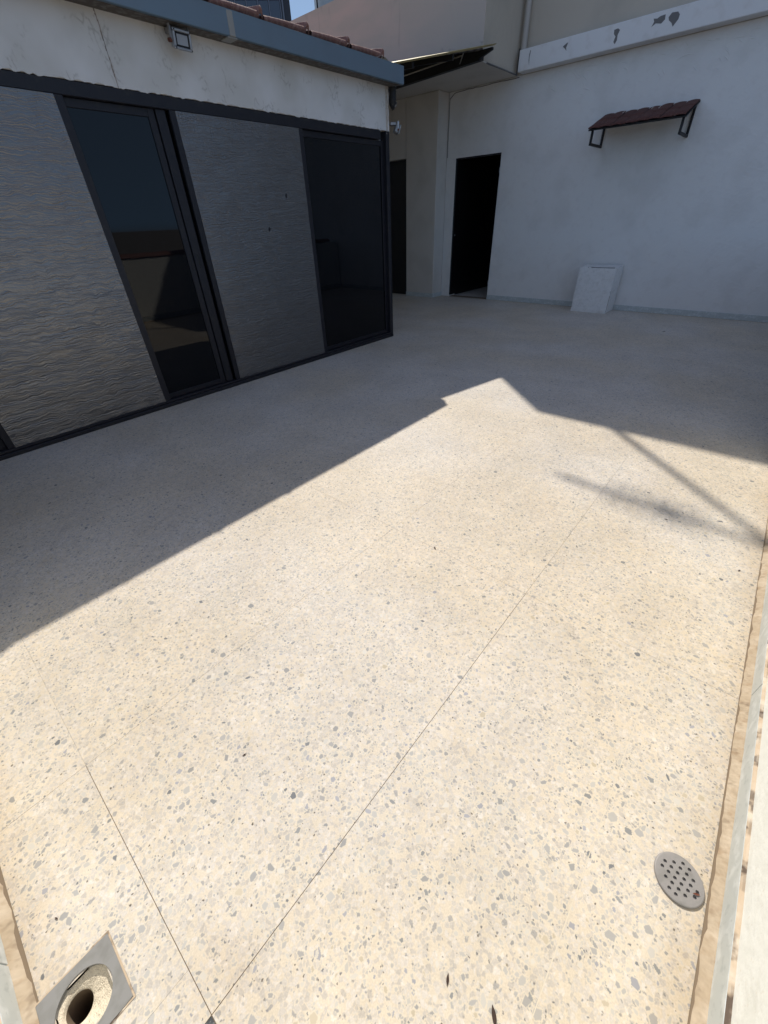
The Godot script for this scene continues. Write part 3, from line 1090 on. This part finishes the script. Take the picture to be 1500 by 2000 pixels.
# ------------------------------------------------------------------ distant tower
func build_tower() -> void:
	var t := thing("tower_block", "dark blue glazed tower far behind the tiled roof", "building", Vector3(-45.0, -0.3, -39.6))
	# face turned towards the terrace: local +z faces the camera, right edge at the origin
	t.rotation.y = atan2(45.0, 39.6)
	var W := 14.0
	var H := 34.0
	var w := mb()
	box(w, Vector3(-W, 0, -10), Vector3(0, H, -0.1))
	obj("wall", w, M.tower_wall, t)
	var pm := mb()
	box(pm, Vector3(0.04, 0.04, -0.08), Vector3(0.98, 1.44, -0.03), 0.01)
	pm.generate_normals()
	var pane := pm.commit()
	var mm := mb()
	box(mm, Vector3(-0.04, 0, -0.06), Vector3(0.04, H - 1.0, 0.04))
	mm.generate_normals()
	var mull := mm.commit()
	for c in 12:
		var m := mesh_node("mullion", mull, M.mullion, t)
		m.position = Vector3(-0.9 - c * 1.05, 0.5, 0)
		for r in range(7, 16):
			var o := mesh_node("window", pane, M.tower_glass, t)
			o.position = Vector3(-0.9 - (c + 1) * 1.05, 1.0 + r * 1.5, 0)
			o.rotation = Vector3(rng.randf_range(-0.01, 0.01), rng.randf_range(-0.015, 0.015), 0)
	for r in range(7, 17):
		w = mb()
		box(w, Vector3(-W + 0.2, 0.955 + r * 1.5, -0.06), Vector3(-0.9, 1.0 + r * 1.5, 0.02))
		obj("transom", w, M.mullion, t)
	w = mb()
	box(w, Vector3(-0.75, 0, -0.06), Vector3(-0.62, H, 0.05))
	obj("corner_post", w, M.mullion, t)

# ------------------------------------------------------------------ lean-to canopy
func build_canopy() -> void:
	var c := thing("lean_to_canopy", "corrugated lean-to sheet roof over black beams between house and pink building", "canopy")
	var Y := func(x: float, z: float) -> float: return 3.012 + 0.222 * (-5.49 - z) - 0.075 * (x + 4.4)
	var w := mb(true)
	var nx := 260
	sheet(w, nx, 6, func(i: int, j: int) -> Vector3:
		var x := lerpf(-9.4, -4.40, float(i) / nx)
		var z := lerpf(-5.33, -7.79, j / 6.0)
		return Vector3(x, Y.call(x, z) + 0.011 * sin(x * TAU / 0.13), z))
	obj("corrugated_sheet", w, M.canopy, c)
	# black fascia and frame below the high edge
	w = mb()
	hexa(w, [Vector3(-9.4, 3.24, -7.70), Vector3(-4.60, 3.385, -7.70), Vector3(-4.60, 3.385, -7.78), Vector3(-9.4, 3.24, -7.78),
		Vector3(-9.4, 3.96, -7.70), Vector3(-4.60, 3.475, -7.70), Vector3(-4.60, 3.475, -7.78), Vector3(-9.4, 3.96, -7.78)])
	obj("fascia_board", w, M.black, c)
	w = mb()
	hexa(w, [Vector3(-4.62, 3.39, -7.66), Vector3(-4.40, 3.45, -7.66), Vector3(-4.40, 3.45, -7.70), Vector3(-4.62, 3.39, -7.70),
		Vector3(-4.62, 3.475, -7.66), Vector3(-4.40, 3.475, -7.66), Vector3(-4.40, 3.475, -7.70), Vector3(-4.62, 3.475, -7.70)])
	obj("beam_end", w, M.black, c)
	for z in [-5.9, -6.8]:
		w = mb()
		var y0: float = Y.call(-9.3, z)
		var y1: float = Y.call(-4.5, z)
		hexa(w, [Vector3(-9.3, y0 - 0.075, z + 0.02), Vector3(-4.5, y1 - 0.075, z + 0.02), Vector3(-4.5, y1 - 0.075, z - 0.02), Vector3(-9.3, y0 - 0.075, z - 0.02),
			Vector3(-9.3, y0 - 0.02, z + 0.02), Vector3(-4.5, y1 - 0.02, z + 0.02), Vector3(-4.5, y1 - 0.02, z - 0.02), Vector3(-9.3, y0 - 0.02, z - 0.02)])
		obj("purlin", w, M.black, c)
	w = mb(true)
	tube(w, [Vector3(-6.12, 3.435, -7.66), Vector3(-4.92, 3.475, -7.66)], 0.009, 8)
	obj("rod", w, M.pipe_white, c)
	w = mb(true)
	tube(w, [Vector3(-4.86, 3.52, -7.64), Vector3(-4.93, 3.385, -7.64)], 0.008, 8)
	obj("rod", w, M.galv, c)

# ------------------------------------------------------------------ little tiled awning on the back wall
func build_awning() -> void:
	var a := thing("tiled_awning", "small dark red tiled awning on black brackets high on the back wall", "awning", Vector3(-2.41, 2.3, -9.0))
	var hw := 0.64
	var yb := 0.418
	var yf := 0.212
	var zf := 0.60
	var w := mb()
	hexa(w, [Vector3(-hw, yf - 0.03, zf - 0.01), Vector3(hw, yf - 0.03, zf - 0.01), Vector3(hw, yb - 0.03, 0.004), Vector3(-hw, yb - 0.03, 0.004),
		Vector3(-hw, yf - 0.012, zf - 0.01), Vector3(hw, yf - 0.012, zf - 0.01), Vector3(hw, yb - 0.012, 0.004), Vector3(-hw, yb - 0.012, 0.004)])
	obj("board", w, M.black, a)
	var count := 8
	var tw := 2.0 * hw / count
	for k in count:
		for row in 2:
			w = mb(true)
			var x0 := -hw + k * tw
			var z0 := lerpf(0.006, zf + 0.02, row * 0.48)
			var z1 := lerpf(0.006, zf + 0.02, row * 0.48 + 0.53)
			var jit := rng.randf_range(-0.004, 0.004)
			var lift := 0.006 * row + 0.002
			sheet(w, 8, 2, func(i: int, j: int) -> Vector3:
				var x := x0 + 0.004 + (tw - 0.008) * i / 8.0
				var z := lerpf(z1, z0, j / 2.0)
				return Vector3(x, lerpf(yb, yf, z / zf) + lift + jit + 0.009 * sin(PI * i / 8.0) + (0.008 if j == 0 else 0.0), z))
			sheet(w, 8, 1, func(i: int, j: int) -> Vector3:
				var x := x0 + 0.004 + (tw - 0.008) * i / 8.0
				return Vector3(x, lerpf(yb, yf, z1 / zf) + lift + jit + 0.009 * sin(PI * i / 8.0) + (0.008 if j == 1 else -0.008), z1))
			obj("tile", w, M.terracotta_red, a)
	for s in [-1.0, 1.0]:
		w = mb()
		var x: float = s * 0.60
		var y0 := 0.02
		box(w, Vector3(x - 0.015, y0, 0.50), Vector3(x + 0.015, yf + 0.012, 0.53), 0.002)
		box(w, Vector3(x - 0.015, y0, 0.004), Vector3(x + 0.015, yb - 0.035, 0.034), 0.002)
		box(w, Vector3(x - 0.0155, y0 - 0.0005, 0.003), Vector3(x + 0.0155, y0 + 0.03, 0.531), 0.002)
		obj("bracket", w, M.black, a)
	# scraps caught on the tiles
	for q in [[-0.29, 0.36, 0.05], [0.2, 0.4, 0.04], [0.1, 0.38, 0.035]]:
		w = mb()
		var z: float = q[1] - 0.1
		var y := lerpf(yb, yf, z / zf) + 0.034
		hexa(w, [Vector3(q[0], y, z + q[2]), Vector3(q[0] + 0.008, y, z + q[2]), Vector3(q[0] + 0.018, y + 0.02, z), Vector3(q[0] + 0.01, y + 0.02, z),
			Vector3(q[0], y + 0.004, z + q[2]), Vector3(q[0] + 0.008, y + 0.004, z + q[2]), Vector3(q[0] + 0.018, y + 0.024, z), Vector3(q[0] + 0.01, y + 0.024, z)])
		obj("mortar_scrap", w, M.mortar, a)

# ------------------------------------------------------------------ block by the back wall
func build_block() -> void:
	var b := thing("masonry_block", "white painted masonry block standing against the back wall", "block", Vector3(-2.48, 0, -8.74))
	var w := mb()
	var nz := noise(5.0, 4, 501)
	var nx := 14
	var ny := 16
	var F := func(i: int, j: int) -> Vector3:
		var x := lerpf(-0.30, 0.31, float(i) / nx)
		var y := lerpf(0.0, 0.705, float(j) / ny)
		var edge: float = 1.0 if i in [0, nx] or j in [0, ny] else 0.0
		return Vector3(x - 0.012 * y + nz.get_noise_2d(y * 2.0, x) * 0.006 * edge, y + nz.get_noise_2d(x * 3.0, y + 7.0) * 0.006 * edge * (1.0 if j > 0 else 0.0), 0.205 + nz.get_noise_2d(x * 2.0, y * 2.0) * 0.009 - 0.006 * edge - 0.05 * y)
	sheet(w, nx, ny, F)
	obj("front_slab", w, M.concrete, b)
	w = mb()
	hexa(w, [Vector3(-0.296, 0.003, 0.196), Vector3(0.306, 0.003, 0.196), Vector3(0.315, 0.003, -0.215), Vector3(-0.296, 0.003, -0.215),
		Vector3(-0.305, 0.69, 0.158), Vector3(0.296, 0.69, 0.158), Vector3(0.305, 0.712, -0.215), Vector3(-0.305, 0.712, -0.215)])
	obj("body", w, M.concrete, b)
	w = mb()  # dark strips painted in for the shaded gap between slab and body
	box(w, Vector3(-0.17, 0.694, 0.150), Vector3(0.27, 0.7045, 0.166))
	box(w, Vector3(0.293, 0.02, 0.168), Vector3(0.3085, 0.35, 0.183))
	obj("gap_shade", w, M.patch, b)

# ------------------------------------------------------------------ drains
func build_drains() -> void:
	var d := thing("drain_cover", "round grey drain cover with rows of small holes by the right skirting", "drain cover", Vector3(0.386, 0.0, -0.72))
	var rows := [2, 4, 6, 6, 4, 2]
	var gu := Vector2(0.0036, -0.0162)
	var gv := Vector2(0.0160, 0.0036)
	var comb := CSGCombiner3D.new()
	comb.name = "perforated_disc"
	var disc := CSGPolygon3D.new()
	disc.mode = CSGPolygon3D.MODE_SPIN
	disc.spin_degrees = 360
	disc.spin_sides = 64
	disc.polygon = PackedVector2Array([Vector2(0.0, 0.0005), Vector2(0.0595, 0.0005), Vector2(0.0598, 0.003), Vector2(0.0585, 0.0058), Vector2(0.0565, 0.0068), Vector2(0.05, 0.0073), Vector2(0.0, 0.0075)])
	disc.material = M.steel
	comb.add_child(disc)
	for r in 6:
		for k in rows[r]:
			var q: Vector2 = gv * (r - 2.5) + gu * (k - (rows[r] - 1) / 2.0)
			var c := CSGCylinder3D.new()
			c.radius = 0.0046
			c.height = 0.02
			c.sides = 14
			c.position = Vector3(q.x, 0.012, q.y)
			c.operation = CSGShape3D.OPERATION_SUBTRACTION
			c.material = M.steel
			comb.add_child(c)
	d.add_child(comb, true)
	var w := mb()
	for k in 32:
		var a0 := TAU * k / 32
		var a1 := TAU * (k + 1) / 32
		tri(w, Vector3(0, 0.0004, 0), Vector3(cos(a0), 0, sin(a0)) * 0.058 + Vector3(0, 0.0004, 0), Vector3(cos(a1), 0, sin(a1)) * 0.058 + Vector3(0, 0.0004, 0))
	obj("well_shade_disc", w, M.black, d)  # flat black disc stands in for the darkness below the holes
	# square frame with the open gully
	var s := thing("floor_drain", "square grey drain frame without its cover at the bottom left", "drain", Vector3(-0.644, 0.0, 0.441))
	w = mb()
	var n := 48
	var R := 0.061
	var sq := func(a: float) -> Vector3:
		var c := Vector3(cos(a), 0, sin(a))
		var m := maxf(absf(c.x) / 0.0825, absf(c.z) / 0.081)
		return c / m
	for k in n:
		var a0 := TAU * (k + 0.0) / n
		var a1 := TAU * (k + 1.0) / n
		var o0: Vector3 = sq.call(a0)
		var o1: Vector3 = sq.call(a1)
		var i0 := Vector3(cos(a0), 0, sin(a0)) * R
		var i1 := Vector3(cos(a1), 0, sin(a1)) * R
		var up := Vector3(0, 0.003, 0)
		quad(w, o0 + up, i0 + up, i1 + up, o1 + up)
		quad(w, o1 - up, o0 - up, o0 + up, o1 + up)
		quad(w, i0 - up * 3.5, i1 - up * 3.5, i1 + up, i0 + up)
	obj("frame", w, M.plate_grey, s)
	w = mb(true)
	for k in n:
		var a0 := TAU * k / n
		var a1 := TAU * (k + 1.0) / n
		var e0 := Vector3(cos(a0), 0, sin(a0))
		var e1 := Vector3(cos(a1), 0, sin(a1))
		var off := Vector3(-0.009, 0, 0.018)
		var st := [[R, -0.0105], [R - 0.006, -0.0115], [R - 0.009, -0.014], [0.0315, -0.019], [0.029, -0.024]]
		for i in st.size() - 1:
			var oa: Vector3 = off if i >= 3 else Vector3.ZERO
			var ob: Vector3 = off if i + 1 >= 3 else Vector3.ZERO
			quad(w, e0 * st[i][0] + oa + Vector3(0, st[i][1], 0), e0 * st[i + 1][0] + ob + Vector3(0, st[i + 1][1], 0), e1 * st[i + 1][0] + ob + Vector3(0, st[i + 1][1], 0), e1 * st[i][0] + oa + Vector3(0, st[i][1], 0))
	obj("mortar_bowl", w, M.pit, s)
	w = mb(true)
	for k in n:
		var a0 := TAU * k / n
		var a1 := TAU * (k + 1.0) / n
		var off := Vector3(-0.009, 0, 0.018)
		var e0 := Vector3(cos(a0), 0, sin(a0)) * 0.029 + off
		var e1 := Vector3(cos(a1), 0, sin(a1)) * 0.029 + off
		quad(w, e0 + Vector3(0, -0.15, 0), e1 + Vector3(0, -0.15, 0), e1 + Vector3(0, -0.023, 0), e0 + Vector3(0, -0.023, 0))
		tri(w, off + Vector3(0, -0.149, 0), e0 + Vector3(0, -0.149, 0), e1 + Vector3(0, -0.149, 0))
	obj("pipe", w, M.bed, s)
	# mortar line round the frame
	w = mb()
	for q in [[-0.0865, -0.085, -0.0825, 0.087], [0.0825, -0.085, 0.0865, 0.087], [-0.0824, -0.085, 0.0824, -0.081]]:
		box(w, Vector3(q[0], -0.01, q[1]), Vector3(q[2], 0.0016, q[3]))
	obj("mortar_line", w, M.dirt_edge, s)

# ------------------------------------------------------------------ floodlights
func floodlight(called_label: String, at: Vector3, yaw: float, pitch: float) -> Node3D:
	var f := thing("floodlight", called_label, "floodlight", at)
	f.rotation = Vector3(0, yaw, 0)
	var tilt := Basis(Vector3.RIGHT, pitch)
	# local +z is the direction the lamp faces
	var parts := {}
	var w := mb()
	box(w, Vector3(-0.068, -0.05, -0.045), Vector3(0.068, 0.05, 0.012), 0.012)
	parts["housing"] = obj("housing", w, M.alu, f)
	w = mb()
	box(w, Vector3(-0.075, -0.055, 0.0125), Vector3(0.075, -0.04, 0.028), 0.004)
	box(w, Vector3(-0.075, 0.04, 0.0125), Vector3(0.075, 0.055, 0.028), 0.004)
	box(w, Vector3(-0.075, -0.0395, 0.0125), Vector3(-0.060, 0.0395, 0.028), 0.004)
	box(w, Vector3(0.060, -0.0395, 0.0125), Vector3(0.075, 0.0395, 0.028), 0.004)
	parts["bezel"] = obj("bezel", w, M.alu, f)
	w = mb()
	box(w, Vector3(-0.0595, -0.0392, 0.013), Vector3(0.0595, 0.0392, 0.0165))
	parts["gasket"] = obj("gasket", w, M.black, f)
	w = mb()
	var c := Vector3(0, 0, 0.0175)
	var q := [Vector3(-0.046, -0.028, 0.019), Vector3(0.046, -0.028, 0.019), Vector3(0.046, 0.028, 0.019), Vector3(-0.046, 0.028, 0.019)]
	for i in 4:
		tri(w, q[i], c, q[(i + 1) % 4])
	parts["reflector"] = obj("reflector", w, M.alu, f)
	for sx in [-1, 1]:
		for sy in [-1, 1]:
			w = mb(true)
			tube(w, [Vector3(sx * 0.067, sy * 0.047, 0.027), Vector3(sx * 0.067, sy * 0.047, 0.031)], 0.005, 8)
			parts["screw%d%d" % [sx, sy]] = obj("screw", w, M.black, f)
	for k in parts:
		parts[k].transform = Transform3D(tilt, Vector3.ZERO)
	w = mb()
	box(w, Vector3(-0.082, -0.012, -0.02), Vector3(-0.077, 0.08, 0.008), 0.001)
	box(w, Vector3(0.077, -0.012, -0.02), Vector3(0.082, 0.08, 0.008), 0.001)
	box(w, Vector3(-0.082, 0.0805, -0.02), Vector3(0.082, 0.086, 0.008), 0.001)
	obj("bracket", w, M.alu, f)
	w = mb()
	box(w, Vector3(-0.05, 0.045, -0.12), Vector3(0.05, 0.079, -0.03), 0.004)
	obj("gear_box", w, M.galv, f)
	w = mb(true)
	tube(w, [Vector3(-0.083, -0.01, -0.006), Vector3(-0.105, -0.014, -0.006)], 0.013, 8)
	obj("knob", w, M.rust, f)
	return f

func build_lamps() -> void:
	floodlight("small square grey floodlight fixed to the white fascia under the gutter", Vector3(-4.255, 2.695, -2.577), PI / 2 + 0.05, 0.16)
	var b := floodlight("small floodlight seen side-on at the far corner of the house", Vector3(-4.34, 2.41, -5.37), PI / 2 + 0.95, 0.35)
	b.scale = Vector3.ONE * 0.8
	# black wrapped pipe end hanging below the gutter end
	var d := thing("hanging_pipe_wrap", "black wrapped pipe end hanging beneath the end of the gutter", "pipe", Vector3(-4.36, 2.58, -5.31))
	var w := mb(true)
	var nn := noise(8.0, 3, 601)
	sheet(w, 14, 12, func(i: int, j: int) -> Vector3:
		var a := -TAU * j / 12.0
		var t := i / 14.0
		var r := (0.045 if t > 0.35 else 0.045 * sqrt(t / 0.35 + 0.02)) * (1.0 + 0.3 * nn.get_noise_2d(t, a))
		return Vector3(cos(a) * r, t * 0.21, sin(a) * r))
	obj("wrap", w, M.black, d)
	w = mb(true)
	tube(w, [Vector3(0.005, 0.03, -0.005), Vector3(0.02, 0.045, -0.03), Vector3(0.035, 0.065, -0.02)], 0.014, 8)
	obj("clamp", w, M.galv, d)

# ------------------------------------------------------------------ roof things
func build_roof_things() -> void:
	var t := thing("water_tank", "pale grey water tank on top of the pink building", "tank", Vector3(-8.3, 4.63, -8.45))
	var w := mb(true)
	sheet(w, 24, 14, func(i: int, j: int) -> Vector3:
		var a := TAU * i / 24.0
		var s := j / 14.0
		var r := 0.40
		var y := 0.06 + 0.75 * s
		if s > 0.8:
			var k := (s - 0.8) / 0.2
			r = 0.40 * sqrt(maxf(0.0, 1.0 - k * k))
			y = 0.06 + 0.6 + 0.14 * k
		return Vector3(cos(a) * r, y, -sin(a) * r))
	obj("shell", w, M.tank, t)
	w = mb(true)
	tube(w, [Vector3(0, 0.79, 0), Vector3(0, 0.84, 0)], 0.12, 16)
	obj("lid", w, M.tank, t)
	w = mb()
	box(w, Vector3(-0.38, 0.0, -0.38), Vector3(0.38, 0.058, 0.38), 0.005)
	obj("stand", w, M.concrete, t)
	var p := thing("roof_pole", "thin black pole rising from the top edge of the pink building", "pole", Vector3(-8.28, 4.63, -7.95))
	w = mb(true)
	tube(w, [Vector3(0, 0, 0), Vector3(0.01, 2.2, 0)], 0.014, 8)
	obj("rod", w, M.black, p)
	# aerial on the tall building: its blurred shadow crosses the sunlit floor
	var a := thing("roof_aerial", "television aerial mast on the tall building, known by its blurred shadow on the floor", "aerial", Vector3(-6.31, 7.757, -9.06))
	w = mb(true)
	tube(w, [Vector3(0, 0, 0), Vector3(0, 2.1, 0)], 0.034, 10)
	obj("mast", w, M.galv, a)
	w = mb(true)
	tube(w, [Vector3(-1.15, 1.53, -0.02), Vector3(0.3, 1.5, 0.08)], 0.025, 8)
	obj("boom", w, M.galv, a)
	for k in 7:
		w = mb(true)
		var c := Vector3(-0.8, 1.525, 0.0).lerp(Vector3(-0.3, 1.51, 0.03), k / 6.0)
		tube(w, [c + Vector3(0.0, 0, -0.16), c + Vector3(-0.0, 0, 0.16)], 0.012, 6)
		obj("element", w, M.galv, a)
	w = mb()
	box(w, Vector3(-0.51, 1.47, -0.03), Vector3(-0.42, 1.57, 0.07), 0.01)
	obj("junction_box", w, M.galv, a)

# ------------------------------------------------------------------ dry bits on the floor
func build_leaves() -> void:
	var spots := [[0.114, -0.178, 0.034, 2.3, "largest dark dry leaf curl, close to the bottom edge of the floor"],
		[0.002, -0.155, 0.022, 2.0, "dark dry leaf bit left of the largest leaf curl"],
		[-0.824, -0.127, 0.016, 1.3, "tiny dark leaf bit in the sunlit floor left of the long joint"],
		[-0.863, 0.44, 0.012, 0.4, "tiny dark seed on the floor beside the square drain"],
		[-0.927, -1.44, 0.026, 2.4, "small dark twig bit lying on the cross joint of the sunlit floor"],
		[-1.046, -7.59, 0.05, 0.2, "dark leaf bit on the shaded floor in front of the masonry block"],
		[0.375, -2.25, 0.02, 1.1, "dark leaf bit near the far end of the right skirting"],
		[0.0, -2.5, 0.022, 0.2, "dark speck of leaf inside the blurred aerial shadow"],
		[0.426, -0.712, 0.018, 0.5, "reddish dry flower stalk on the edge of the round drain cover"]]
	for q in spots:
		var L: float = q[2]
		var yy := 0.008 if q[4].begins_with("reddish") else 0.0006
		var o := mb(true)
		sheet(o, 6, 4, func(i: int, j: int) -> Vector3:
			var s := i / 6.0 - 0.5
			var wdt := L * 0.15 * sin(PI * clampf(i / 6.0, 0.03, 0.97))
			var v := j / 4.0 - 0.5
			return Vector3(s * L, absf(v) * wdt * 1.1 + 0.1 * L * s * s + 0.001, v * 2.0 * wdt))
		var m := obj("dry_leaf", o, M.rust if q[4].begins_with("reddish") else M.leaf, self)
		m.position = Vector3(q[0], yy, q[1])
		m.rotation.y = q[3]
		tag(m, q[4], "dry leaf", "dry bits lying on the floor")
